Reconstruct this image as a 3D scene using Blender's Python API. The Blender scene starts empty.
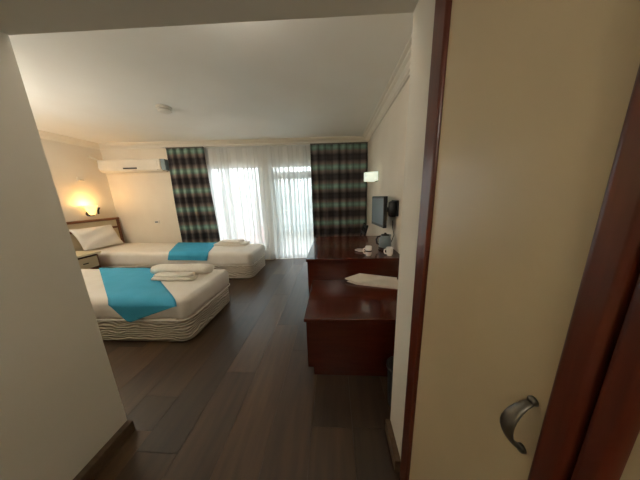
import bpy, bmesh, math, random
from mathutils import Matrix, Vector
random.seed(7)
S = bpy.context.scene
COL = S.collection

# ------------------------------------------------------------------ camera
F_PX, PITCH, YAW, ROLL, CAM_H = 197.7, .2162, .0707, -.0327, 1.4
cam_d = bpy.data.cameras.new('camera'); cam = bpy.data.objects.new('camera', cam_d); COL.objects.link(cam)
cam_d.sensor_width = 36.0; cam_d.lens = F_PX * 36.0 / 640.0; cam_d.clip_start = .01; cam_d.clip_end = 500
cam.matrix_world = (Matrix.Translation((0, 0, CAM_H)) @ Matrix.Rotation(YAW, 4, 'Z')
                    @ Matrix.Rotation(math.pi/2 - PITCH, 4, 'X') @ Matrix.Rotation(ROLL, 4, 'Z'))
S.camera = cam

# ------------------------------------------------------------------ world: even overcast sky, pale ground below
w = bpy.data.worlds.new('overcast_sky'); S.world = w; w.use_nodes = True
nt = w.node_tree; nt.nodes.clear()
wo = nt.nodes.new('ShaderNodeOutputWorld'); bg = nt.nodes.new('ShaderNodeBackground')
tc = nt.nodes.new('ShaderNodeTexCoord'); sx = nt.nodes.new('ShaderNodeSeparateXYZ'); cr = nt.nodes.new('ShaderNodeValToRGB')
nt.links.new(tc.outputs['Generated'], sx.inputs[0]); nt.links.new(sx.outputs['Z'], cr.inputs[0])
cr.color_ramp.elements[0].position = .0; cr.color_ramp.elements[0].color = (.40, .41, .40, 1)
cr.color_ramp.elements[1].position = .03; cr.color_ramp.elements[1].color = (.93, .97, 1.0, 1)
nt.links.new(cr.outputs[0], bg.inputs['Color']); bg.inputs['Strength'].default_value = 5.2
nt.links.new(bg.outputs[0], wo.inputs['Surface'])

# ------------------------------------------------------------------ view
vs = S.view_settings
vs.view_transform = 'Standard'; vs.look = 'None'; vs.gamma = 1.0; vs.use_curve_mapping = False
vs.exposure = 0.28
FILL_ROOM, FILL_CORR, LAMP_BED, FILL_OPENING = 48, 18, 4.2, 8      # watts of the bedside lamp and the added fill lamps
S.cycles.max_bounces = 16; S.cycles.diffuse_bounces = 8; S.cycles.glossy_bounces = 4
S.cycles.transparent_max_bounces = 24; S.cycles.transmission_bounces = 12
S.cycles.caustics_reflective = False

# ------------------------------------------------------------------ helpers
class MB:
    def __init__(s): s.v = []; s.f = []; s.uv = None
    def add(s, vs_, fs_):
        o = len(s.v); s.v += [tuple(p) for p in vs_]; s.f += [tuple(i+o for i in f) for f in fs_]; return s
    def box(s, x0, x1, y0, y1, z0, z1):
        v = [(x, y, z) for z in (z0, z1) for y in (y0, y1) for x in (x0, x1)]
        return s.add(v, [(0,2,3,1), (4,5,7,6), (0,1,5,4), (2,6,7,3), (0,4,6,2), (1,3,7,5)])
    def prism(s, poly, z0, z1):
        n = len(poly)
        v = [(x, y, z0) for x, y in poly] + [(x, y, z1) for x, y in poly]
        f = [tuple(range(n-1, -1, -1)), tuple(range(n, 2*n))] + [(i, (i+1) % n, n+(i+1) % n, n+i) for i in range(n)]
        return s.add(v, f)
    def extrude(s, prof, path):
        # prof: list of (offset vector fn) ; path: list of frames -> list of ring points
        rings = [[p for p in ring] for ring in path]; n = len(rings[0])
        v = [p for r in rings for p in r]; f = []
        for k in range(len(rings)-1):
            for i in range(n): f.append((k*n+i, k*n+(i+1) % n, (k+1)*n+(i+1) % n, (k+1)*n+i))
        f.append(tuple(range(n-1, -1, -1))); f.append(tuple((len(rings)-1)*n+i for i in range(n)))
        return s.add(v, f)
    def lathe(s, prof, c=(0, 0, 0), seg=24, sx=1, sy=1, close=True):
        n = len(prof); v = []; f = []
        for k in range(seg):
            a = 2*math.pi*k/seg
            for r, z in prof: v.append((c[0]+r*sx*math.cos(a), c[1]+r*sy*math.sin(a), c[2]+z))
        for k in range(seg):
            q = (k+1) % seg
            for i in range(n-1): f.append((k*n+i, q*n+i, q*n+i+1, k*n+i+1))
        if close:
            f.append(tuple(k*n for k in range(seg-1, -1, -1))); f.append(tuple(k*n+n-1 for k in range(seg)))
        return s.add(v, f)
    def tube(s, pts, r, seg=8, flat=1.0):
        pts = [Vector(p) for p in pts]; rings = []
        up = None
        for i, p in enumerate(pts):
            t = (pts[min(i+1, len(pts)-1)] - pts[max(i-1, 0)]).normalized()
            if up is None:
                up = Vector((0, 0, 1)) if abs(t.z) < .9 else Vector((1, 0, 0))
            a = t.cross(up).normalized(); b = a.cross(t).normalized(); up = b
            rr = r[i] if isinstance(r, (list, tuple)) else r
            rings.append([p + a*rr*math.cos(2*math.pi*k/seg) + b*rr*flat*math.sin(2*math.pi*k/seg) for k in range(seg)])
        return s.extrude(None, rings)
    def grid(s, fn, nu, nv, closed=False, uv=False):
        o = len(s.v); v = []; f = []; uvs = []
        for i in range(nu+1):
            for j in range(nv+1):
                v.append(fn(i/nu, j/nv))
        for i in range(nu):
            for j in range(nv):
                f.append((i*(nv+1)+j, (i+1)*(nv+1)+j, (i+1)*(nv+1)+j+1, i*(nv+1)+j+1))
        return s.add(v, f)
    def build(s, name, mat, parent=None, smooth=False, bevel=0, seg=2, solid=0, subsurf=0, loc=None, rz=0, flat=False):
        me = bpy.data.meshes.new(name); me.from_pydata(s.v, [], s.f)
        bm = bmesh.new(); bm.from_mesh(me)
        bmesh.ops.recalc_face_normals(bm, faces=bm.faces)
        if bevel:
            es = [e for e in bm.edges if len(e.link_faces) == 2 and e.calc_face_angle(0) > .6]
            bmesh.ops.bevel(bm, geom=es, offset=bevel, segments=seg, profile=.5, affect='EDGES', clamp_overlap=True)
        bm.to_mesh(me); bm.free()
        o = bpy.data.objects.new(name, me); COL.objects.link(o)
        me.materials.append(mat)
        if smooth or bevel:
            for p in me.polygons: p.use_smooth = True
            if bevel and not smooth:
                if flat:
                    for p in me.polygons: p.use_smooth = False
                else:
                    m = o.modifiers.new('even_normals', 'WEIGHTED_NORMAL'); m.weight = 100
        if solid:
            m = o.modifiers.new('thickness', 'SOLIDIFY'); m.thickness = solid; m.offset = 0
        if subsurf:
            m = o.modifiers.new('smooth', 'SUBSURF'); m.levels = m.render_levels = subsurf
        if parent: o.parent = parent
        if loc: o.location = loc
        if rz: o.rotation_euler.z = rz
        return o

def tag(o, label, cat, group=None):
    o['label'] = label; o['category'] = cat
    if group: o['group'] = group
    return o
def thing(name, label, cat, loc=(0, 0, 0), rz=0, group=None):
    o = bpy.data.objects.new(name, None); COL.objects.link(o); o.empty_display_size = .1
    o.location = loc; o.rotation_euler.z = rz
    return tag(o, label, cat, group)
def struct(o): o['kind'] = 'structure'; return o
def struct_empty(name, loc=(0, 0, 0), rz=0):
    o = bpy.data.objects.new(name, None); COL.objects.link(o); o.location = loc; o.rotation_euler.z = rz
    return struct(o)

# ------------------------------------------------------------------ materials
def new_mat(name):
    m = bpy.data.materials.new(name); m.use_nodes = True
    return m, m.node_tree, m.node_tree.nodes['Principled BSDF']
def lin(c):
    return tuple(((x/255)/12.92 if x/255 <= .04045 else ((x/255+.055)/1.055)**2.4) for x in c) + (1,)
def noise_mat(name, col, col2=None, rough=.6, scale=8, bump=0, bscale=60, coat=0, metal=0, spec=.5, stretch=(1, 1, 1), detail=3):
    m, t, b = new_mat(name)
    co = t.nodes.new('ShaderNodeTexCoord'); mp = t.nodes.new('ShaderNodeMapping'); n = t.nodes.new('ShaderNodeTexNoise'); r = t.nodes.new('ShaderNodeValToRGB')
    mp.inputs['Scale'].default_value = stretch
    t.links.new(co.outputs['Object'], mp.inputs[0]); t.links.new(mp.outputs[0], n.inputs['Vector'])
    n.inputs['Scale'].default_value = scale; n.inputs['Detail'].default_value = detail
    r.color_ramp.elements[0].position = .35; r.color_ramp.elements[1].position = .65
    r.color_ramp.elements[0].color = lin(col); r.color_ramp.elements[1].color = lin(col2 or col)
    t.links.new(n.outputs['Fac'], r.inputs[0]); t.links.new(r.outputs[0], b.inputs['Base Color'])
    b.inputs['Roughness'].default_value = rough; b.inputs['Metallic'].default_value = metal
    b.inputs['Coat Weight'].default_value = coat; b.inputs['Coat Roughness'].default_value = .08
    b.inputs['Specular IOR Level'].default_value = spec
    if bump:
        n2 = t.nodes.new('ShaderNodeTexNoise'); n2.inputs['Scale'].default_value = bscale; bp = t.nodes.new('ShaderNodeBump')
        t.links.new(mp.outputs[0], n2.inputs['Vector']); t.links.new(n2.outputs['Fac'], bp.inputs['Height'])
        bp.inputs['Strength'].default_value = bump; bp.inputs['Distance'].default_value = .01
        t.links.new(bp.outputs[0], b.inputs['Normal'])
    return m
M = {}
M['wall'] = noise_mat('cream_wall_paint', (226, 217, 201), (230, 222, 207), .75, 3, .05, 90)
M['wall_corr'] = noise_mat('beige_wall_paint', (214, 209, 196), (218, 213, 201), .75, 3, .05, 90)
M['ceiling'] = noise_mat('white_ceiling_paint', (240, 237, 229), (242, 240, 233), .85, 2)
M['cornice'] = noise_mat('cornice_plaster', (232, 225, 210), (235, 229, 216), .7, 4)
M['mahogany'] = noise_mat('mahogany_veneer', (71, 24, 12), (80, 29, 14), .22, 5, 0, 60, .4, 0, .4, (1, 8, 8), 6)
M['mahogany_v'] = noise_mat('mahogany_stile', (78, 31, 18), (96, 41, 25), .32, 5, 0, 60, .2, 0, .4, (10, 10, 1), 6)
M['laminate'] = noise_mat('beige_laminate', (200, 182, 147), (204, 186, 151), .33, 4, .02, 150)
M['nickel'] = noise_mat('brushed_nickel', (112, 108, 100), (124, 120, 111), .35, 20, 0, 60, 0, .9)
M['base_wood'] = noise_mat('baseboard_wood', (74, 56, 40), (92, 72, 52), .45, 6, 0, 60, 0, 0, .5, (1, 6, 6), 5)
M['sheet'] = noise_mat('white_cotton', (232, 224, 212), (237, 230, 220), .85, 6, .25, 14)
M['pillow'] = noise_mat('white_pillow_cotton', (228, 222, 212), (233, 228, 220), .85, 6, .3, 18)
M['towel'] = noise_mat('terry_towel', (232, 224, 210), (238, 231, 220), .95, 40, .5, 160)
M['blue'] = noise_mat('turquoise_cloth', (56, 164, 202), (64, 170, 208), .75, 6, .15, 60)
M['black'] = noise_mat('black_plastic', (16, 16, 17), (22, 22, 24), .4, 12)
M['dark_metal'] = noise_mat('dark_metal', (45, 42, 40), (55, 51, 48), .4, 12, 0, 60, 0, .7)
M['white_plastic'] = noise_mat('white_plastic', (226, 220, 206), (230, 224, 212), .4, 6)
M['pvc'] = noise_mat('white_window_frame', (228, 230, 228), (233, 235, 233), .4, 6)
M['porcelain'] = noise_mat('white_porcelain', (236, 234, 230), (240, 238, 235), .15, 6)
M['paper'] = noise_mat('white_paper', (222, 214, 200), (228, 221, 208), .7, 14)
M['headboard'] = noise_mat('headboard_wood', (112, 66, 36), (132, 82, 46), .4, 6, 0, 60, .1, 0, .5, (1, 1, 6), 5)
M['panel_cream'] = noise_mat('headboard_cream', (208, 190, 155), (214, 197, 163), .5, 5)
M['concrete'] = noise_mat('balcony_concrete', (196, 196, 192), (205, 205, 202), .8, 6)
M['rail'] = noise_mat('painted_rail', (110, 122, 130), (120, 132, 140), .5, 6)
M['red'] = noise_mat('faded_red_plastic', (200, 80, 66), (208, 92, 78), .5, 6)
M['grey_blue'] = noise_mat('blue_grey_plastic', (128, 142, 148), (140, 154, 160), .3, 8)
M['bin'] = noise_mat('dark_bin_plastic', (42, 42, 42), (50, 50, 49), .4, 8)

def screen_mat():
    m, t, b = new_mat('tv_screen_glass')
    co = t.nodes.new('ShaderNodeTexCoord'); n = t.nodes.new('ShaderNodeTexNoise'); r = t.nodes.new('ShaderNodeValToRGB')
    n.inputs['Scale'].default_value = 2
    t.links.new(co.outputs['Object'], n.inputs['Vector']); t.links.new(n.outputs['Fac'], r.inputs[0])
    r.color_ramp.elements[0].color = lin((140, 152, 160)); r.color_ramp.elements[1].color = lin((148, 160, 168))  # lightened: reflection of the bright room put into the base colour
    t.links.new(r.outputs[0], b.inputs['Base Color']); b.inputs['Roughness'].default_value = .2
    b.inputs['Coat Weight'].default_value = 1.0; b.inputs['Coat Roughness'].default_value = .04
    return m
M['screen'] = screen_mat()

def glass_mat():
    m, t, b = new_mat('window_glass'); t.nodes.remove(b)
    o = t.nodes['Material Output']; tr = t.nodes.new('ShaderNodeBsdfTransparent'); g = t.nodes.new('ShaderNodeBsdfGlossy'); mx = t.nodes.new('ShaderNodeMixShader')
    tr.inputs[0].default_value = (.93, .96, .96, 1); g.inputs['Roughness'].default_value = .02; mx.inputs[0].default_value = .06
    t.links.new(tr.outputs[0], mx.inputs[1]); t.links.new(g.outputs[0], mx.inputs[2]); t.links.new(mx.outputs[0], o.inputs[0])
    return m
M['glass'] = glass_mat()

def sheer_mat():
    m, t, b = new_mat('white_sheer_voile'); t.nodes.remove(b)
    o = t.nodes['Material Output']
    co = t.nodes.new('ShaderNodeTexCoord'); n = t.nodes.new('ShaderNodeTexNoise'); n.inputs['Scale'].default_value = 3
    r = t.nodes.new('ShaderNodeValToRGB'); r.color_ramp.elements[0].color = (.86, .88, .88, 1); r.color_ramp.elements[1].color = (.92, .93, .93, 1)
    t.links.new(co.outputs['Object'], n.inputs['Vector']); t.links.new(n.outputs['Fac'], r.inputs[0])
    tr = t.nodes.new('ShaderNodeBsdfTransparent'); tl = t.nodes.new('ShaderNodeBsdfTranslucent'); d = t.nodes.new('ShaderNodeBsdfDiffuse')
    t.links.new(r.outputs[0], tl.inputs[0]); t.links.new(r.outputs[0], d.inputs[0])
    m1 = t.nodes.new('ShaderNodeMixShader'); m1.inputs[0].default_value = .5
    m2 = t.nodes.new('ShaderNodeMixShader'); m2.inputs[0].default_value = .74
    t.links.new(tl.outputs[0], m1.inputs[1]); t.links.new(d.outputs[0], m1.inputs[2])
    t.links.new(tr.outputs[0], m2.inputs[1]); t.links.new(m1.outputs[0], m2.inputs[2]); t.links.new(m2.outputs[0], o.inputs[0])
    return m
M['sheer'] = sheer_mat()

def plaid_mat():
    # woven plaid: horizontal mint / brown / near-black bands with thin darker warp stripes; object Z is height, UV x is cloth width
    m, t, b = new_mat('plaid_curtain_cloth')
    co = t.nodes.new('ShaderNodeTexCoord'); sp = t.nodes.new('ShaderNodeSeparateXYZ'); uv = t.nodes.new('ShaderNodeSeparateXYZ')
    t.links.new(co.outputs['Object'], sp.inputs[0]); t.links.new(co.outputs['UV'], uv.inputs[0])
    def math_(op, a, b_=None):
        n = t.nodes.new('ShaderNodeMath'); n.operation = op
        for i, x in enumerate((a, b_)):
            if x is None: continue
            if isinstance(x, (int, float)): n.inputs[i].default_value = x
            else: t.links.new(x, n.inputs[i])
        return n.outputs[0]
    fz = math_('FRACT', math_('DIVIDE', math_('SUBTRACT', sp.outputs['Z'], .83-.1935), .387))
    r = t.nodes.new('ShaderNodeValToRGB'); t.links.new(fz, r.inputs[0]); e = r.color_ramp
    stops = [(0, (70, 62, 63)), (.12, (62, 55, 57)), (.20, (104, 92, 88)), (.32, (140, 126, 118)), (.41, (134, 162, 148)), (.5, (152, 188, 170)), (.59, (134, 162, 148)), (.68, (140, 126, 118)), (.80, (104, 92, 88)), (.88, (66, 58, 60)), (1, (70, 62, 63))]
    e.elements[0].position = 0; e.elements[0].color = lin(stops[0][1]); e.elements[1].position = 1; e.elements[1].color = lin(stops[-1][1])
    for p, c in stops[1:-1]: q = e.elements.new(p); q.color = lin(c)
    fu = math_('FRACT', math_('DIVIDE', uv.outputs['X'], .23))
    r2 = t.nodes.new('ShaderNodeValToRGB'); t.links.new(fu, r2.inputs[0]); e2 = r2.color_ramp
    e2.elements[0].color = (.45, .43, .43, 1); e2.elements[1].position = .3; e2.elements[1].color = (1, 1, 1, 1)
    for p, c in ((.18, (.45, .43, .43, 1)), (.8, (1, 1, 1, 1)), (.9, (.62, .6, .6, 1))): q = e2.elements.new(p); q.color = c
    mx = t.nodes.new('ShaderNodeMix'); mx.data_type = 'RGBA'; mx.blend_type = 'MULTIPLY'; mx.inputs[0].default_value = .85
    t.links.new(r.outputs[0], mx.inputs[6]); t.links.new(r2.outputs[0], mx.inputs[7])
    t.links.new(mx.outputs[2], b.inputs['Base Color']); b.inputs['Roughness'].default_value = .8
    tl = t.nodes.new('ShaderNodeBsdfTranslucent'); ms = t.nodes.new('ShaderNodeMixShader'); ms.inputs[0].default_value = .18
    t.links.new(mx.outputs[2], tl.inputs[0]); t.links.new(b.outputs[0], ms.inputs[1]); t.links.new(tl.outputs[0], ms.inputs[2])
    t.links.new(ms.outputs[0], t.nodes['Material Output'].inputs[0])
    return m
M['plaid'] = plaid_mat()

def plank_mat():
    m, t, b = new_mat('laminate_plank_wood')
    co = t.nodes.new('ShaderNodeTexCoord'); oi = t.nodes.new('ShaderNodeObjectInfo')
    ad = t.nodes.new('ShaderNodeVectorMath'); ad.operation = 'ADD'; sc = t.nodes.new('ShaderNodeVectorMath'); sc.operation = 'SCALE'
    cx = t.nodes.new('ShaderNodeCombineXYZ')
    for i in range(3): t.links.new(oi.outputs['Random'], cx.inputs[i])
    t.links.new(cx.outputs[0], sc.inputs[0]); sc.inputs['Scale'].default_value = 40
    t.links.new(co.outputs['Object'], ad.inputs[0]); t.links.new(sc.outputs[0], ad.inputs[1])
    mp = t.nodes.new('ShaderNodeMapping'); mp.inputs['Scale'].default_value = (14, 1.4, 1); t.links.new(ad.outputs[0], mp.inputs[0])
    n = t.nodes.new('ShaderNodeTexNoise'); n.inputs['Scale'].default_value = 1.6; n.inputs['Detail'].default_value = 6; t.links.new(mp.outputs[0], n.inputs['Vector'])
    r = t.nodes.new('ShaderNodeValToRGB'); r.color_ramp.elements[0].position = .3; r.color_ramp.elements[1].position = .72
    r.color_ramp.elements[0].color = lin((60, 43, 28)); r.color_ramp.elements[1].color = lin((79, 58, 38)); t.links.new(n.outputs['Fac'], r.inputs[0])
    r2 = t.nodes.new('ShaderNodeValToRGB'); t.links.new(oi.outputs['Random'], r2.inputs[0]); r2.color_ramp.interpolation = 'CONSTANT'
    r2.color_ramp.elements[0].color = (.62, .60, .59, 1); r2.color_ramp.elements[1].position = .75; r2.color_ramp.elements[1].color = (1.35, 1.3, 1.2, 1)
    for p, c in ((.25, (1.0, .95, .9, 1)), (.5, (.9, .9, .92, 1))): q = r2.color_ramp.elements.new(p); q.color = c
    mx = t.nodes.new('ShaderNodeMix'); mx.data_type = 'RGBA'; mx.blend_type = 'MULTIPLY'; mx.inputs[0].default_value = 1
    t.links.new(r.outputs[0], mx.inputs[6]); t.links.new(r2.outputs[0], mx.inputs[7]); t.links.new(mx.outputs[2], b.inputs['Base Color'])
    b.inputs['Roughness'].default_value = .40; b.inputs['Specular IOR Level'].default_value = .5
    b.inputs['Coat Weight'].default_value = .3; b.inputs['Coat Roughness'].default_value = .24
    return m
M['plank'] = plank_mat()
M['subfloor'] = noise_mat('dark_floor_joint', (30, 23, 18), (36, 28, 22), .6, 10)

def quilt_mat():
    # damask ticking of the bed base: raised leaf-like swirls
    m, t, b = new_mat('damask_ticking')
    co = t.nodes.new('ShaderNodeTexCoord'); mp = t.nodes.new('ShaderNodeMapping'); mp.inputs['Scale'].default_value = (6, 8, 10)
    t.links.new(co.outputs['Object'], mp.inputs[0])
    wv = t.nodes.new('ShaderNodeTexWave'); wv.inputs['Scale'].default_value = 1.1; wv.inputs['Distortion'].default_value = 11; wv.inputs['Detail'].default_value = 1; wv.inputs['Detail Scale'].default_value = .8
    wv.bands_direction = 'Z'
    t.links.new(mp.outputs[0], wv.inputs['Vector'])
    r = t.nodes.new('ShaderNodeValToRGB'); r.color_ramp.elements[0].color = lin((190, 176, 154)); r.color_ramp.elements[1].color = lin((234, 224, 208))
    t.links.new(wv.outputs['Fac'], r.inputs[0]); t.links.new(r.outputs[0], b.inputs['Base Color'])
    bp = t.nodes.new('ShaderNodeBump'); bp.inputs['Strength'].default_value = .9; bp.inputs['Distance'].default_value = .02
    t.links.new(wv.outputs['Fac'], bp.inputs['Height']); t.links.new(bp.outputs[0], b.inputs['Normal']); b.inputs['Roughness'].default_value = .8
    return m
M['quilt'] = quilt_mat()

def shade_mat(name, col, emit, strength):
    m, t, b = new_mat(name)
    co = t.nodes.new('ShaderNodeTexCoord'); n = t.nodes.new('ShaderNodeTexNoise'); n.inputs['Scale'].default_value = 6
    r = t.nodes.new('ShaderNodeValToRGB'); r.color_ramp.elements[0].color = lin(col); r.color_ramp.elements[1].color = lin(tuple(min(255, c+6) for c in col))
    t.links.new(co.outputs['Object'], n.inputs['Vector']); t.links.new(n.outputs['Fac'], r.inputs[0]); t.links.new(r.outputs[0], b.inputs['Base Color'])
    b.inputs['Emission Color'].default_value = emit + (1,); b.inputs['Emission Strength'].default_value = strength
    b.inputs['Roughness'].default_value = .3
    return m
M['warm_shade'] = shade_mat('lit_glass_shade', (250, 225, 170), (1, .62, .2), 1.6)
M['opal'] = shade_mat('fill_lamp_glass', (240, 236, 226), (1, .9, .75), 1.5)  # glowing bowls of the added fill lamps
M['bulb'] = shade_mat('glowing_bulb', (255, 240, 200), (1, .72, .32), 14)
M['cool_shade'] = shade_mat('frosted_lamp_glass', (228, 236, 218), (.9, 1, .82), .55)

# ------------------------------------------------------------------ room dimensions (metres)
XL, YL = -1.3034, .8823          # corridor left wall face and its far end
XR, YR = .3214, .9538            # corridor right wall face and its far end
YW = .7450                       # wardrobe starts here
ZH, ZC, ZK = 2.0803, 2.5654, 2.4725   # corridor ceiling, room ceiling, underside of cornice
XW, XE = -4.7296, .7409          # room left wall, room right wall
YBL, YBR = 4.0515, 4.5441        # window wall at its left / right end
LEN = math.hypot(XE-XW, YBR-YBL); RZ = math.atan2(YBR-YBL, XE-XW)
YEND = -1.25
def yb(x): return YBL + (x-XW)*(YBR-YBL)/(XE-XW)
BW = (XE, YBR, 0)                # local frame of the window wall: x = s (<= 0), y = outwards, z up

# ---- floor: dark base with laminate planks
fl = struct(MB().prism([(XW-.1, YL-.1), (XL-.1, YL-.1), (XL-.1, YEND), (XR+.75, YEND), (XR+.75, YW), (XE+.1, YW), (XE+.1, YBR+.05), (XW-.1, YBL+.05)], -.12, -.012).build('floor', M['subfloor']))
PW, PL, GAP = .2505, 1.32, .0010
cache = {}
def plank(x0, x1, y0, y1):
    key = (round(x1-x0, 3), round(y1-y0, 3))
    if key not in cache:
        o = MB().box(0, key[0]-GAP, 0, key[1]-GAP, -.012, 0).build('plank', M['plank'], fl, bevel=.0006, seg=1, flat=True)
        cache[key] = o.data
    else:
        o = bpy.data.objects.new('plank', cache[key]); COL.objects.link(o); o.parent = fl
    o.location = (x0, y0, 0)
cols = math.ceil((XE-XW)/PW)
for i in range(-19, 8):
    x0 = -.656 + (i-1)*PW; x1 = x0+PW
    a, b = max(x0, XW), min(x1, XE)
    if b-a < .01: continue
    off = [0, .62, .25, .95, .43, 1.1, .78][i % 7]
    y = -1.32 + off - PL
    while y < 4.6:
        ya, ybk = y, y+PL; y += PL
        lo = YL
        xa, xb = a, b
        if a >= XL-.01 and b <= XR+.01: lo = YEND
        elif b > XL+.03 and a < XL: lo = YL
        elif a < XR and b > XR: lo = YEND
        elif a >= XR: lo = YR
        ya = max(ya, lo); ybk = min(ybk, min(yb(a), yb(b))-.004)
        if a < XR < b and ya < YR:       # plank that meets the right-hand wall corner
            m1 = min(ybk, YR)
            if m1-ya > .03: plank(a, XR, ya, m1)
            ya = max(ya, YR)
        if ybk-ya > .03: plank(xa, xb, ya, ybk)
        if a < XL < b and y-PL < YL:      # sliver inside the corridor along the left wall
            q0, q1 = max(y-PL, YEND), min(y, YL)
            if q1-q0 > .03: plank(XL, b, q0, q1)

# ---- walls and ceilings
def wall(name, poly, z0, z1, mat='wall'): return struct(MB().prism(poly, z0, z1).build(name, M[mat]))
wall('wall_left', [(XW-.12, YL-.1), (XW, YL-.1), (XW, YBL), (XW-.12, YBL)], -.12, 2.7)
wall('wall_left_corridor', [(XL-.1, YEND), (XL, YEND), (XL, YL), (XW, YL), (XW, YL-.1), (XL-.1, YL-.1)], -.012, 2.7, 'wall_corr')
wall('wall_right', [(XE, YW), (XE+.12, YW), (XE+.12, YBR), (XE, YBR)], -.12, 2.7)
wall('wall_right_pier', [(XR, YW+.001), (XE, YW+.001), (XE, YR), (XR, YR)], -.012, 2.7, 'wall_corr')
wall('wall_entrance', [(XL-.1, YEND-.1), (XR+.75, YEND-.1), (XR+.75, YEND), (XL-.1, YEND)], -.12, 2.2, 'wall_corr')
wall('wall_behind_wardrobe', [(XR+.65, YEND), (XR+.75, YEND), (XR+.75, YW), (XR+.65, YW)], -.012, 2.2, 'wall_corr')
wall('ceiling', [(XW-.12, YL-.05), (XE+.12, YL-.05), (XE+.12, YBR+.2), (XW-.12, YBL+.2)], ZC, 2.7, 'ceiling')
wall('ceiling_corridor', [(XL, YEND), (XR+.65, YEND), (XR+.65, YW), (XR, YW), (XR, YR), (XL, YL)], ZH, 2.55, 'wall_corr')

# window wall in its own frame (x = s)
WS0, WS1 = -3.42, -2.27       # left window opening
DS0, DS1 = -2.10, -1.10       # balcony door opening
ZT, ZSILL = 2.12, .28
def bwall(name, x0, x1, z0, z1):
    return struct(MB().box(x0, x1, 0, .22, z0, z1).build(name, M['wall'], loc=BW, rz=RZ))
bwall('wall_back_left', -LEN-.12, WS0, -.12, 2.7)
bwall('wall_back_right', DS1, .12, -.12, 2.7)
bwall('wall_back_lintel', WS0, DS1, ZT, 2.7)
bwall('wall_back_sill', WS0, DS0, -.12, ZSILL)
bwall('wall_back_mullion', WS1, DS0, ZSILL, ZT)

# cornices
PROF = [(0, 0), (0, -.093), (.016, -.093), (.02, -.078), (.032, -.072), (.04, -.055), (.062, -.034), (.092, -.024), (.098, -.014), (.13, -.012), (.13, 0)]
def cornice(name, p, q, nrm, ext0=0, ext1=0):
    p = Vector(p + (0,)); q = Vector(q + (0,)); d = (q-p).normalized(); n = Vector(nrm + (0,))
    rings = []
    for c, e in ((p-d*ext0, 1), (q+d*ext1, -1)):
        rings.append([c + n*o*1.0 + Vector((0, 0, ZC+z)) for o, z in PROF])
    return struct(MB().extrude(None, rings).build(name, M['cornice'], smooth=False))
nb = (math.sin(RZ), -math.cos(RZ))
cornice('trim_1', (XW, YL), (XW, YBL), (1, 0))
cornice('trim_2', (XW, YBL), (XE, YBR), nb)
cornice('trim_3', (XE, YR), (XE, YBR), (-1, 0))
# baseboards
def bboard(name, x0, x1, y0, y1, loc=None, rz=0):
    return struct(MB().box(x0, x1, y0, y1, 0, .08).build(name, M['base_wood'], bevel=.004, loc=loc, rz=rz))
bboard('baseboard_left', XL, XL+.04, YEND, YL+.0)
bboard('baseboard_right', XR-.03, XR, YW+.012, YR)
bboard('baseboard_back', -LEN+.02, WS0, -.015, 0, BW, RZ)
bboard('baseboard_right_room', XE-.015, XE, YR, YBR-.1)

# ---- windows: PVC frames and panes
def window(name, x0, x1, z0, z1, fr, bars=(), dark_bottom=None):
    e = struct_empty(name, BW, RZ)
    y0, y1 = .06, .12
    m = MB()
    m.box(x0, x0+fr, y0, y1, z0, z1); m.box(x1-fr, x1, y0, y1, z0, z1)
    m.box(x0+fr, x1-fr, y0, y1, z0, z0+fr); m.box(x0+fr, x1-fr, y0, y1, z1-fr, z1)
    m.build('window_frame', M['pvc'], e, bevel=.006)
    zs = [z0+fr] + [z for b in bars for z in b] + [z1-fr]
    for b in bars: MB().box(x0+fr, x1-fr, y0, y1, b[0], b[1]).build('crossbar', M['pvc'], e, bevel=.005)
    for k in range(0, len(zs), 2): MB().box(x0+fr, x1-fr, .085, .093, zs[k], zs[k+1]).build('pane', M['glass'], e)
    return e
window('window_1', WS0, WS1, ZSILL, ZT, .07)
dr = window('door_1', DS0, DS1, .0, ZT, .075, bars=((1.80, 1.95), (.60, .68)))
hd = MB().box(DS0+.02, DS0+.05, .02, .06, 1.0, 1.03); hd.box(DS0+.02, DS0+.14, .015, .03, 1.0, 1.025)
hd.build('door_handle', M['nickel'], dr, bevel=.004)

# ---- balcony beyond the glass
BA = struct_empty('trim_balcony', BW, RZ)
MB().box(-4.6, .3, .22, 1.75, -.15, -.02).build('balcony_slab', M['concrete'], BA)
MB().box(-4.6, .3, 1.55, 1.67, -.02, .36).build('parapet', M['concrete'], BA, bevel=.01)
rg = thing('balcony_railing', 'grey metal railing seen through the sheer curtain, outside the window', 'railing', (XE, YBR, 0), RZ)
for z in (1.10, .90): MB().tube([(-4.6, 1.61, z), (.3, 1.61, z)], .022, 8).build('rail', M['rail'], rg, smooth=True)
MB().box(-4.6, .3, 1.58, 1.64, .50, .58).build('lower_rail', M['rail'], rg, bevel=.006)
for k in range(6):
    x = -4.4+k*.88; MB().box(x-.018, x+.018, 1.59, 1.63, .36, 1.10).build('post', M['rail'], rg, bevel=.003)
def balcony_chair(s, y, rz, label):
    c, sn = math.cos(RZ), math.sin(RZ)
    t = thing('balcony_chair', label, 'chair', (XE+s*c-y*sn, YBR+s*sn+y*c, -.02), RZ+rz, 'red chairs on the balcony')
    MB().box(-.24, .24, -.22, .22, .26, .30).build('seat', M['red'], t, bevel=.015)
    MB().grid(lambda u, v: (-.23+.46*u, .20+.03*math.sin(math.pi*u)+.08*v, .30+.30*v-.03*(2*u-1)**2*v), 8, 5).build('backrest', M['red'], t, smooth=True, solid=.025)
    for x in (-.21, .21):
        for yy in (-.19, .19): MB().tube([(x*1.05, yy*1.08, 0), (x, yy, .27)], [.016, .02], 8).build('leg', M['red'], t, smooth=True)
        MB().tube([(x, -.19, .28), (x, -.19, .42), (x, .05, .44), (x, .22, .42)], .014, 8).build('armrest', M['red'], t, smooth=True)
balcony_chair(-3.25, 1.05, 0, 'red balcony chair behind the sheer curtain, further from the door')
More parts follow.
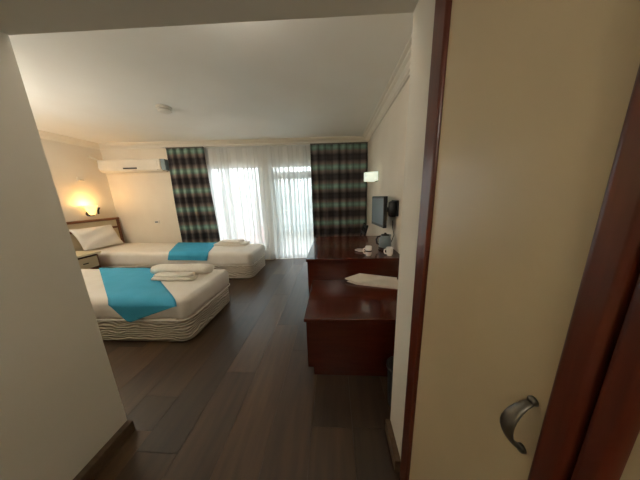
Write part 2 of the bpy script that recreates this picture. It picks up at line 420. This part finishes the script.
balcony_chair(-2.68, 1.05, 0, 'red balcony chair behind the sheer curtain, nearer the door')

# ------------------------------------------------------------------ curtains
def curtain(name, label, cat, x0, x1, z0, z1, period, amp, off, mat, flare=0, lean=.0, omega=.0, seed=0, group=None, thick=.003):
    rnd = random.Random(seed); n = max(2, round((x1-x0)/period)); steps = n*16
    ph = [rnd.uniform(-.5, .5) for _ in range(n+1)]; am = [rnd.uniform(.4, 1.4) for _ in range(n+1)]
    nv = 14; me = bpy.data.meshes.new(name); v = []; f = []; us = []
    for i in range(steps+1):
        u = i/steps; k = u*n; a0 = am[int(min(k, n-1))]; fr = k-int(k)
        a = a0 if int(k) >= n else a0*(1-fr)+am[min(int(k)+1, n)]*fr
        th = 2*math.pi*k + (.9*math.sin(1.7*k+seed)+.6*math.sin(.83*k+2*seed))
        for j in range(nv+1):
            h = j/nv
            z = z1+(z0-z1)*h
            grow = .55+.45*min(1, h*3)
            xx = x0+(x1-x0)*u + omega*a*grow*math.sin(2*th) + lean*h*h + flare*(u-.5)*h
            yy = -off + amp*a*grow*math.sin(th) + .006*math.sin(9*h+u*21)
            v.append((xx, yy, z)); us.append(u*(x1-x0)*1.6)
    for i in range(steps):
        for j in range(nv): f.append((i*(nv+1)+j, (i+1)*(nv+1)+j, (i+1)*(nv+1)+j+1, i*(nv+1)+j+1))
    me.from_pydata(v, [], f); uvl = me.uv_layers.new(name='cloth')
    for lp in me.loops: uvl.data[lp.index].uv = (us[lp.vertex_index], v[lp.vertex_index][2])
    me.materials.append(M[mat])
    for p in me.polygons: p.use_smooth = True
    t = thing(name, label, cat, BW, RZ, group)
    o = bpy.data.objects.new('cloth', me); COL.objects.link(o); o.parent = t
    if thick:
        m = o.modifiers.new('thickness', 'SOLIDIFY'); m.thickness = thick; m.offset = 0
    hb = MB().box(x0, x1, -off-.02, -off+.02, z1, z1+.018); hb.build('heading_tape', M['sheer'] if mat == 'sheer' else M['plaid'], t)
    return t
# track
MB_track = MB().box(-4.15, -.02, -.16, -.02, 2.452, 2.4715)
tk = MB_track.build('curtain_track', M['white_plastic'], bevel=.004, loc=BW, rz=RZ)
tag(tk, 'white curtain track under the cornice above the window', 'curtain track')
curtain('sheer_curtain', 'white sheer curtain panel hanging in front of the left window', 'sheer curtain', -3.36, -2.175, .03, 2.433, .165, .020, .055, 'sheer', omega=.045, seed=3, group='white sheer curtains', thick=0)
curtain('sheer_curtain', 'white sheer curtain panel hanging in front of the balcony door', 'sheer curtain', -2.165, -1.12, .03, 2.433, .165, .020, .055, 'sheer', omega=.045, seed=5, group='white sheer curtains', thick=0)
curtain('plaid_curtain', 'plaid curtain in green and brown beside the air conditioner', 'curtain', -4.08, -3.345, .03, 2.433, .15, .035, .125, 'plaid', flare=.10, lean=.035, seed=11, group='plaid curtains')
curtain('plaid_curtain', 'plaid curtain in green and brown behind the desk', 'curtain', -1.20, -.03, .03, 2.433, .19, .035, .125, 'plaid', seed=12, group='plaid curtains')

# ------------------------------------------------------------------ beds
def soft_slab(name, mat, parent, x0, x1, y0, y1, z0, z1, r, zfn=None, edge=None, seg=4):
    """closed slab with rounded vertical corners and rounded top/bottom edges"""
    def ring(ins, z):
        pts = []; rr = max(r-ins, .01)
        for cx, cy, a0 in ((x1-r, y1-r, 0), (x0+r, y1-r, 90), (x0+r, y0+r, 180), (x1-r, y0+r, 270)):
            for k in range(7):
                a = math.radians(a0+90*k/6); pts.append((cx+rr*math.cos(a), cy+rr*math.sin(a), z))
        return pts
    e = edge or min(r*.6, (z1-z0)*.35); rings = []
    for k in range(seg+1):
        a = math.pi/2*k/seg; rings.append(ring(e*(1-math.sin(a)), z0+e*(1-math.cos(a))))
    for k in range(seg+1):
        a = math.pi/2*k/seg; rings.append(ring(e*(1-math.cos(a)), z1-e*(1-math.sin(a))))
    if zfn: rings = [[(x, y, z+zfn(x, y, (z-z0)/(z1-z0))) for x, y, z in rg_] for rg_ in rings]
    return MB().extrude(None, rings).build(name, M[mat], parent, smooth=True)
def make_bed(y0, y1, x1, label, slope, group):
    x0 = XW+.09
    t = thing('single_bed', label, 'bed', (0, 0, 0), 0, group)
    soft_slab('bed_base', 'quilt', t, x0, x1-.02, y0+.004, y1-.012, .012, .262, .10, None, .02)
    zf = lambda x, y, h: slope*h*(x1-x)/(x1-x0)
    ms = soft_slab('mattress', 'sheet', t, x0, x1, y0, y1, .254, .475, .10, zf)
    # welt where the cover meets the base
    pts = []
    r = .10
    for cx, cy, a0 in ((x0+r, y0+r, 180), (x1-r, y0+r, 270), (x1-r, y1-r, 0), (x0+r, y1-r, 90)):
        for k in range(6):
            a = math.radians(a0+90*k/5); pts.append((cx+(r-.002)*math.cos(a), cy+(r-.002)*math.sin(a), .258))
    MB().tube(pts, .008, 6).build('piping', M['sheet'], ms, smooth=True)
    for x in (x0+.15, x1-.18):
        for y in (y0+.14, y1-.14): MB().lathe([(.022, 0), (.028, .018)], (x, y, 0), 12).build('leg', M['black'], t)
    # headboard against the left wall
    hx0, hx1, ha, hb_ = XW+.02, XW+.075, y0-.10, y1+.03
    hb_ = min(hb_, YBL-.02)
    h = MB().box(hx0, hx1-.02, ha+.05, hb_-.05, .25, 1.06).build('headboard', M['panel_cream'], t)
    MB().box(hx0, hx1+.01, ha, hb_, 1.06, 1.105).build('top_rail', M['headboard'], h, bevel=.008)
    MB().box(hx0, hx1, ha+.05, hb_-.05, .885, .925).build('rail', M['headboard'], h, bevel=.005)
    for y in (ha, hb_-.05): MB().box(hx0, hx1, y, y+.05, .0, 1.06).build('post', M['headboard'], h, bevel=.006)
    return t
B1 = (1.622, 2.50); B2 = (3.20, 3.985); XF = -1.43
make_bed(*B1, XF, 'white single bed nearest the camera with a wide turquoise runner', .03, 'single beds')
make_bed(*B2, XF, 'white single bed by the window wall under the lit wall lamp', .075, 'single beds')
def ztop(b, x): return .475 + (.03 if b is B1 else .075)*(XF-x)/(XF-XW-.09)

# pillow leaning on the headboard of the far bed
def pillow(name, label, c, sx_, sy_, th, tilt):
    def surf(sgn):
        def fn(u, v):
            a, b = 2*u-1, 2*v-1
            prof = max(0, (1-abs(a)**2.6)*(1-abs(b)**2.6))**.55
            pin = 1-.09*(1-abs(a))*0
            x = a*sx_/2*(1-.05*(1-b*b)*(abs(a)**3)); y = b*sy_/2*(1-.06*(1-a*a)*(abs(b)**3))
            z = sgn*th/2*prof + .008*math.sin(7*a+3*b)*prof
            return (x, y, z)
        return fn
    m = MB().grid(surf(1), 22, 22).grid(surf(-1), 22, 22)
    o = m.build(name, M['pillow'], smooth=True)
    bm = bmesh.new(); bm.from_mesh(o.data); bmesh.ops.remove_doubles(bm, verts=bm.verts, dist=.0015); bmesh.ops.recalc_face_normals(bm, faces=bm.faces); bm.to_mesh(o.data); bm.free()
    o.location = c; o.rotation_euler = (0, tilt, 0)
    return tag(o, label, 'pillow')
pillow('pillow', 'white pillow leaning on the wooden headboard of the far bed', (-4.52, 3.46, .775), .44, .68, .15, math.radians(66))

# turquoise runners: cloth lying askew across the bed, hanging over its near side
def runner(label, b, corners, drop, hem, group):
    # corners on the bed top: far-left, far-right, near-right, near-left ; then the hanging flap down the near side
    fl_, fr_, nr, nl = corners
    ye = b[0]
    def fn(u, v):
        # v in 0..1: along the bed width then down the side
        vv = v*1.45
        if vv <= 1:
            xl = fl_[0]+(nl[0]-fl_[0])*vv; xr_ = fr_[0]+(nr[0]-fr_[0])*vv
            yl = fl_[1]+(nl[1]-fl_[1])*vv; yr_ = fr_[1]+(nr[1]-fr_[1])*vv
            x = xl+(xr_-xl)*u; y = yl+(yr_-yl)*u
            z = ztop(b, x)+.006+.004*math.sin(8*u+5*vv)*math.sin(math.pi*vv)
            if y < ye+.06: z -= .05*((ye+.06-y)/.07)**2
            return (x, y, z)
        q = (vv-1)/.45
        d = drop(u)*q
        x = nl[0]+(nr[0]-nl[0])*u + hem(u)*q
        return (x, ye-.014-.006*math.sin(9*u)*q, ztop(b, x)-.045-d)
    o = MB().grid(fn, 20, 30).build('bed_runner', M['blue'], smooth=True, solid=.006)
    return tag(o, label, 'bed runner', group)
runner('wide turquoise runner lying askew on the near bed', B1, ((-3.38, 2.485), (-2.60, 2.485), (-1.50, 1.618), (-2.20, 1.618)),
       lambda u: max(.006, .19*(1-abs(u-.22)/.78) if u > .22 else .19*(.15+.85*u/.22)), lambda u: .03*(1-u), 'turquoise bed runners')
runner('smaller turquoise runner across the far bed beside the plaid curtain', B2, ((-3.36, 3.97), (-2.50, 3.97), (-2.2, 3.195), (-2.93, 3.195)),
       lambda u: .085, lambda u: -.03, 'turquoise bed runners')

# towels
def roll(parent, name, x0, x1, y, z, r, fy=1.0, seg=16, sp=True, rz=0):
    m = MB(); rings = []
    N = 12
    for k in range(N+1):
        u = k/N; e = min(u, 1-u)
        rr = r*(.86+.14*min(1, e*10)); ring = []
        for s_ in range(seg):
            a = 2*math.pi*s_/seg
            ring.append((x0+(x1-x0)*u, y+rr*fy*math.cos(a), z+rr*math.sin(a)*(1+.04*math.sin(u*11))))
        rings.append(ring)
    return m.extrude(None, rings).build(name, M['towel'], parent, smooth=True)
z1 = ztop(B1, -2.0)
tw = roll(None, 'rolled_towel', -2.33, -1.58, 2.30, z1+.062, .062, 1.5)
tag(tw, 'white rolled towel on the near bed behind a smaller folded towel', 'towel', 'towels on the beds')
t = thing('folded_towel', 'small white folded towel lying in front of the rolled one on the near bed', 'towel', (0, 0, 0), 0, 'towels on the beds')
roll(t, 'lower_fold', -2.16, -1.66, 2.105, z1+.026, .026, 2.6)
roll(t, 'upper_fold', -2.14, -1.68, 2.115, z1+.060, .020, 3.0)
z2 = ztop(B2, -2.0)
t = thing('folded_towel', 'white towels folded in a flat stack on the far bed', 'towel', (0, 0, 0), 0, 'towels on the beds')
soft_slab('lower_fold', 'towel', t, -2.42, -1.74, 3.71, 3.95, z2, z2+.05, .03)
soft_slab('upper_fold', 'towel', t, -2.30, -1.84, 3.69, 3.90, z2+.048, z2+.10, .03)

# ------------------------------------------------------------------ nightstand between the beds
t = thing('nightstand', 'small wooden nightstand with a pale drawer between the two beds', 'nightstand', (XW+.02, 2.63, 0))
MB().box(0, .66, 0, .45, .565, .60).build('tabletop', M['panel_cream'], t, bevel=.005)
c = MB(); c.box(0, .60, .02, .04, .05, .565); c.box(0, .60, .41, .43, .05, .565); c.box(0, .02, .04, .41, .05, .565); c.box(.02, .6, .04, .41, .05, .07); c.box(.02, .6, .04, .41, .31, .33)
c.build('carcass', M['headboard'], t)
d = MB().box(.585, .61, .045, .405, .345, .53).build('drawer', M['panel_cream'], t, bevel=.004)
MB().box(.61, .625, .19, .26, .43, .445).build('handle', M['dark_metal'], d, bevel=.003)
for x in (.04, .56):
    for y in (.05, .40): MB().box(x-.02, x+.02, y-.02, y+.02, 0, .05).build('leg', M['headboard'], t)

# ------------------------------------------------------------------ wall lamps
def bedside_lamp():
    t = thing('wall_lamp', 'lit wall lamp with flared glass shade above the far bed headboard', 'wall lamp', (XW, 3.53, 1.155))
    MB().lathe([(.05, 0), (.05, .012), (.02, .02)], (0, 0, 0), 20).build('back_plate', M['dark_metal'], t)
    o = t.children[0]; o.rotation_euler = (0, math.pi/2, 0); o.location = (0.001, .03, .06)
    MB().tube([(.01, .03, .06), (.06, .03, .03), (.10, .02, .035)], .010, 8).build('arm', M['dark_metal'], t, smooth=True)
    prof = [(.022, .03), (.045, .06), (.062, .12), (.075, .17), (.10, .215)]
    m = MB().lathe(prof, (.115, 0, 0), 28, close=False)
    m.build('lamp_shade', M['warm_shade'], t, smooth=True, solid=.004)
    MB().lathe([(.02, .015), (.03, .03), (.032, .05), (.02, .055)], (.115, 0, 0), 16).build('cup', M['dark_metal'], t, smooth=True)
    MB().tube([(.175, .055, .05), (.182, .060, .12), (.20, .075, .175)], .016, 8, .5).build('shade_clip', M['dark_metal'], t, smooth=True)
    MB().lathe([(.001, .07), (.016, .085), (.022, .11), (.016, .135), (.001, .145)], (.115, 0, 0), 14).build('bulb', M['bulb'], t, smooth=True)
    L = bpy.data.lights.new('bedside_lamp_light', 'POINT'); L.energy = LAMP_BED; L.color = (1, .58, .20); L.shadow_soft_size = .05
    lo = bpy.data.objects.new('lamp_light', L); COL.objects.link(lo); lo.parent = t; lo.location = (.15, 0, .235)
bedside_lamp()
def right_lamp():
    t = thing('wall_lamp', 'pale frosted glass wall lamp on the right wall above the television', 'wall lamp', (XE, 3.46, 1.69))
    MB().box(-.02, 0, -.07, .07, -.075, .075).build('back_plate', M['nickel'], t, bevel=.006)
    # half-round glass trough standing out from the wall
    rings = []
    for k in range(9):
        a = math.pi*k/8; rings.append((-.02-.20*math.sin(a), -.13*math.cos(a)))
    m = MB()
    n = len(rings)
    v = [(x, y, z) for x, y in rings for z in (-.07, .07)]
    f = [(2*i, 2*i+2, 2*i+3, 2*i+1) for i in range(n-1)]
    m.add(v, f).build('glass_shade', M['cool_shade'], t, smooth=True, solid=.008)
    MB().lathe([(.001, -.03), (.02, -.02), (.022, .02), (.001, .035)], (-.09, 0, 0), 12).build('bulb', M['white_plastic'], t, smooth=True)
right_lamp()

# bowl lamps added out of view as fill light: near bed, opening, corridor
def fill_lamp(label, loc, r, watt, col, drop):
    t = thing('fill_lamp', label, 'ceiling lamp', loc, 0)
    MB().lathe([(r*.7, 0), (r*.7, -.02)], (0, 0, 0), 24).build('ceiling_plate', M['white_plastic'], t)
    MB().tube([(0, 0, -.02), (0, 0, -drop+.03)], .006, 8).build('rod', M['nickel'], t, smooth=True)
    MB().lathe([(.001, -.07), (r*.5, -.065), (r, -.02), (r*1.08, .03)], (0, 0, -drop), 28, close=False).build('glass_bowl', M['opal'], t, smooth=True, solid=.004)
    L = bpy.data.lights.new('fill_lamp_light', 'POINT'); L.shadow_soft_size = r*.95; L.energy = watt; L.color = col
    lo = bpy.data.objects.new('lamp_light', L); COL.objects.link(lo); lo.parent = t; lo.location = (0, 0, -drop+.06)
fill_lamp('added unseen fill lamp with opal bowl over the head of the near bed', (-3.75, 1.3, ZC), .16, FILL_ROOM, (1, .95, .88), .8)
fill_lamp('small added unseen fill lamp with opal bowl on the room ceiling just inside the opening', (-.55, 1.12, ZC), .11, FILL_OPENING, (1, .95, .88), .16)
fill_lamp('added unseen fill lamp with opal bowl in the corridor by the entrance', (.02, -.8, ZH), .12, FILL_CORR, (1, .95, .86), .22)

# ------------------------------------------------------------------ air conditioner
t = thing('air_conditioner', 'white split air conditioner mounted high on the window wall', 'air conditioner', BW, RZ)
prof = [(0, 2.245), (-.18, 2.245), (-.205, 2.225), (-.212, 2.10), (-.20, 2.045), (-.16, 2.01), (0, 2.005)]
MB().extrude(None, [[(x, y, z) for y, z in prof] for x in (-5.42, -4.20)]).build('body', M['white_plastic'], t, bevel=.012, seg=3)
MB().box(-4.20, -4.115, -.19, 0, 2.02, 2.235).build('end_cap', M['grey_blue'], t, bevel=.01)
MB().box(-5.36, -4.25, -.2165, -.20, 2.10, 2.20).build('front_panel', M['white_plastic'], t, bevel=.004)
MB().box(-5.34, -4.27, -.205, -.175, 2.028, 2.042).build('louvre', M['white_plastic'], t, bevel=.003)
MB().box(-4.93, -4.67, -.222, -.20, 2.058, 2.082).build('display', M['black'], t, bevel=.003)
pp = MB().tube([(XW+.025, 3.80, 2.30), (XW+.025, 3.93, 2.26), (XW+.04, 3.99, 2.2)], .02, 8).build('pipe', M['white_plastic'], smooth=True)
pp.name = 'cable_duct'; tag(pp, 'short white duct on the left wall running into the air conditioner', 'duct')
t = thing('wall_sensor', 'small white box on the left wall above the lit lamp', 'wall box', (XW, 3.58, 1.83))
MB().box(0, .03, -.055, .055, 0, .06).build('housing', M['white_plastic'], t, bevel=.005)
MB().box(.03, .034, -.03, .03, .012, .02).build('slot', M['rail'], t)
t = thing('wall_socket', 'white wall socket between the air conditioner and the bed', 'socket', BW, RZ)
MB().box(-4.72, -4.60, -.012, 0, .93, 1.0).build('plate', M['white_plastic'], t, bevel=.004)
MB().box(-4.69, -4.63, -.015, -.012, .95, .98).build('insert', M['rail'], t)

# smoke detector
t = thing('smoke_detector', 'round white smoke detector on the ceiling', 'smoke detector', (-2.11, 2.67, ZC))
MB().lathe([(.085, 0), (.085, -.016), (.06, -.022), (.06, -.03)], (0, 0, 0), 28).build('base', M['white_plastic'], t, bevel=0)
MB().lathe([(.075, -.034), (.08, -.045), (.06, -.06), (.02, -.065)], (0, 0, 0), 28).build('cover', M['white_plastic'], t)
MB().lathe([(.058, -.022), (.058, -.036)], (0, 0, 0), 28).build('vent_ring', M['dark_metal'], t)

# ------------------------------------------------------------------ desk and luggage bench
Y1, Y2, Y3 = 1.30, 1.994, 3.177
t = thing('desk', 'tall mahogany desk standing behind the luggage bench', 'desk', (0, 0, 0))
dx0, dx1 = -.30, XE-.017
MB().box(dx0, dx1, Y2, Y3, .722, .755).build('desk_top', M['mahogany'], t, bevel=.004)
MB().box(dx0+.012, dx1-.012, Y2+.02, Y2+.045, .10, .722).build('front_panel', M['mahogany'], t, bevel=.002)
MB().box(dx0+.012, dx0+.04, Y2+.045, Y3-.02, .0, .722).build('side_panel', M['mahogany'], t, bevel=.002)
MB().box(dx1-.04, dx1-.012, Y2+.045, Y3-.02, .0, .722).build('side_panel', M['mahogany'], t, bevel=.002)
MB().box(dx0+.04, dx1-.04, Y3-.06, Y3-.035, .42, .722).build('apron', M['mahogany'], t, bevel=.002)
t = thing('luggage_bench', 'low mahogany luggage bench in front of the desk', 'bench', (0, 0, 0))
bx0, bx1 = -.235, XE-.017
MB().box(bx0, bx1, Y1, Y2+.015, .484, .515).build('bench_top', M['mahogany'], t, bevel=.004)
MB().box(bx0+.015, bx1-.015, Y1+.014, Y2+.01, .075, .484).build('cabinet_body', M['mahogany'], t, bevel=.002)
MB().box(bx0+.06, bx1-.06, Y1+.018, Y2-.02, .0, .075).build('plinth', M['mahogany'], t)

# folded white paper / mat on the bench
t = thing('folded_paper', 'white folded paper lying on the low bench against the desk', 'paper', (0, 0, 0))
poly = [(.13, 1.955), (.27, 1.985), (.68, 1.985), (.60, 1.775), (.22, 1.88)]
MB().prism(poly, .515, .523).build('lower_sheet', M['paper'], t, bevel=.002)
top = [(.112, 1.962, .553), (.268, 1.985, .596), (.655, 1.985, .545), (.60, 1.79, .526), (.21, 1.885, .541)]
m = MB(); n = 5
m.add(top + [(x, y, z-.012) for x, y, z in top], [(0, 1, 2, 3, 4), (9, 8, 7, 6, 5)] + [(k, (k+1) % n, n+(k+1) % n, n+k) for k in range(n)])
m.build('upper_sheet', M['paper'], t)

# things on the desk
def mug(name, label, cat, loc, r, h, stripe=True, group=None):
    t = thing(name, label, cat, loc, 0, group)
    MB().lathe([(r*.72, 0), (r*.95, h*.25), (r, h), (r*.9, h), (r*.86, h*.2), (.001, h*.12)], (0, 0, 0), 22, close=False).build('cup_body', M['porcelain'], t, smooth=True)
    MB().tube([(-r*.95, 0, h*.8), (-r*1.5, 0, h*.72), (-r*1.6, 0, h*.45), (-r*1.3, 0, h*.25), (-r*.9, 0, h*.22)], .008, 8).build('handle', M['porcelain'], t, smooth=True)
    if stripe: MB().lathe([(r*.985, h*.45), (r*1.01, h*.6)], (0, 0, 0), 22, close=False).build('stripe', M['dark_metal'], t, smooth=True)
    return t
mug('mug', 'white mug with a dark band at the front of the desk', 'mug', (.375, 2.10, .755), .036, .105)
mug('mug', 'white mug beside the kettle next to the pier', 'mug', (.60, 2.10, .755), .036, .09, False)
t = thing('saucer', 'small white saucer with a spoon left of the banded mug', 'saucer', (.31, 2.27, .755))
MB().lathe([(.03, 0), (.035, .004), (.065, .016), (.06, .018), (.001, .008)], (0, 0, 0), 24, close=False).build('dish', M['porcelain'], t, smooth=True)
MB().tube([(-.05, 0, .022), (.02, 0, .02), (.05, .005, .018)], [.004, .004, .012], 8, .4).build('spoon', M['nickel'], t, smooth=True)
t = thing('kettle', 'blue-grey kettle with a dark lid on the desk below the television', 'kettle', (.615, 2.36, .755))
MB().lathe([(.075, 0), (.078, .02), (.07, .03)], (0, 0, 0), 24).build('power_base', M['black'], t)
MB().lathe([(.07, .03), (.075, .05), (.068, .12), (.055, .165), (.05, .17)], (0, 0, 0), 26).build('body', M['grey_blue'], t, smooth=True)
MB().lathe([(.05, .17), (.045, .18), (.015, .185), (.012, .2), (.001, .202)], (0, 0, 0), 22).build('lid', M['black'], t, smooth=True)
MB().tube([(-.05, 0, .16), (-.085, 0, .155), (-.105, 0, .12), (-.095, 0, .07), (-.07, 0, .06)], .01, 8).build('handle', M['black'], t, smooth=True)
MB().tube([(.04, .03, .12), (.065, .05, .15), (.075, .058, .165)], [.022, .016, .012], 8).build('spout', M['grey_blue'], t, smooth=True)

# chair beyond the desk
t = thing('chair', 'dark wooden chair with leaning slatted back beyond the desk', 'chair', (.36, 3.52, 0))
MB().box(-.24, .16, -.2, .2, .43, .46).build('seat', M['black'], t, bevel=.008)
for y in (-.17, .17):
    MB().box(-.22, -.18, y-.02, y+.02, 0, .43).build('leg', M['black'], t, bevel=.004)
    MB().box(.10, .14, y-.02, y+.02, 0, .43).build('leg', M['black'], t, bevel=.004)
    MB().tube([(.12, y, .44), (.15, y, .66), (.215, y, .90)], .017, 8).build('back_post', M['black'], t, smooth=True)
for z, x in ((.62, .142), (.74, .168), (.86, .203)): MB().box(x-.008, x+.008, -.17, .17, z-.025, z+.025).build('back_slat', M['black'], t, bevel=.003)

# ------------------------------------------------------------------ television
t = thing('television', 'small black flat television on a wall arm above the desk', 'television', (.575, 2.565, 1.2), math.radians(7))
MB().box(-.02, .025, -.22, .22, -.19, .18).build('housing', M['black'], t, bevel=.008)
MB().box(-.0225, -.018, -.198, .198, -.155, .155).build('screen', M['screen'], t)
br = MB().box(.025, .06, -.12, .12, -.10, .10).build('wall_bracket', M['black'], t, bevel=.01)
MB().box(.112, .132, -.28, -.10, -.05, .13).build('wall_plate', M['black'], br, bevel=.008)
MB().tube([(.05, -.05, .02), (.085, -.15, .02), (.12, -.20, .02)], .03, 8).build('arm', M['black'], br, smooth=True)
MB().lathe([(.035, -.06), (.05, -.04), (.055, .03), (.05, .11), (.035, .12)], (.095, -.20, 0), 14).build('pivot', M['black'], br, smooth=True)
cb = MB().tube([(XE-.03, 2.42, 1.09), (XE-.02, 2.44, 1.0), (XE-.012, 2.40, .92), (XE-.03, 2.42, .84), (XE-.05, 2.44, .765)], .005, 6).build('power_cord', M['dark_metal'], smooth=True)
tag(cb, 'thin cord hanging from the television bracket down to the desk', 'cord')

# ------------------------------------------------------------------ waste bin beside the bench, half hidden by the pier
t = thing('waste_bin', 'dark waste bin on the floor between the bench and the pier', 'bin', (.415, 1.11, 0))
MB().lathe([(.062, 0), (.075, .29), (.08, .30), (.074, .30), (.058, .01), (.001, .01)], (0, 0, 0), 24, close=False).build('bucket', M['bin'], t, smooth=True)
MB().lathe([(.078, .292), (.084, .298), (.084, .308), (.076, .31)], (0, 0, 0), 24, close=False).build('rim', M['dark_metal'], t, smooth=True)

# ------------------------------------------------------------------ wardrobe along the corridor
WX = .309
t = thing('wardrobe', 'built-in wardrobe with cream doors and mahogany stiles along the corridor', 'wardrobe', (0, 0, 0))
c = MB(); c.box(.335, .95, .725, YW-.001, 0, ZH-.004); c.box(.93, .95, -.6, .735, 0, ZH-.004); c.box(.335, .93, -.62, -.6, 0, ZH-.004); c.box(.335, .93, -.6, .735, 0, .06)
c.build('carcass', M['mahogany_v'], t)
MB().box(WX, .335, .664, YW-.001, 0, ZH-.004).build('side_stile', M['mahogany_v'], t, bevel=.010, seg=4)
def wdoor(ya, yb_, sl, sr, handle):
    # ya > yb_ ; stile widths at far (sl) and near (sr) ends
    d = MB().box(WX+.012, .33, yb_+sr, ya-sl, .065, ZH-.006).build('door', M['laminate'], t)
    if sl: MB().box(WX, .332, ya-sl, ya, .065, ZH-.006).build('stile', M['mahogany_v'], d, bevel=.010, seg=4)
    if sr: MB().box(WX, .332, yb_, yb_+sr, .065, ZH-.006).build('stile', M['mahogany_v'], d, bevel=.010, seg=4)
    if handle:
        hy, z0, z1_ = handle
        pts = []
        for k in range(13):
            u = k/12; pts.append((WX+.012-.034*math.sin(math.pi*u)**.7, hy, z0+(z1_-z0)*u))
        rr = [.0055+.007*math.sin(math.pi*k/12) for k in range(13)]
        h = MB().tube(pts, rr, 10, .45); hh = h.build('handle', M['nickel'], d, smooth=True)
        for z in (z0, z1_): 
            fo = MB().lathe([(.0075, 0), (.007, .005), (.005, .007)], (0, 0, 0), 14).build('handle_foot', M['nickel'], d, smooth=True)
            fo.rotation_euler = (0, -math.pi/2, 0); fo.location = (WX+.012, hy, z)
    return d
wdoor(.662, .2165, 0, .0405, (.279, .962, 1.064))
wdoor(.2135, -.25, .031, .0, None)
wdoor(-.252, -.598, .0, .03, None)
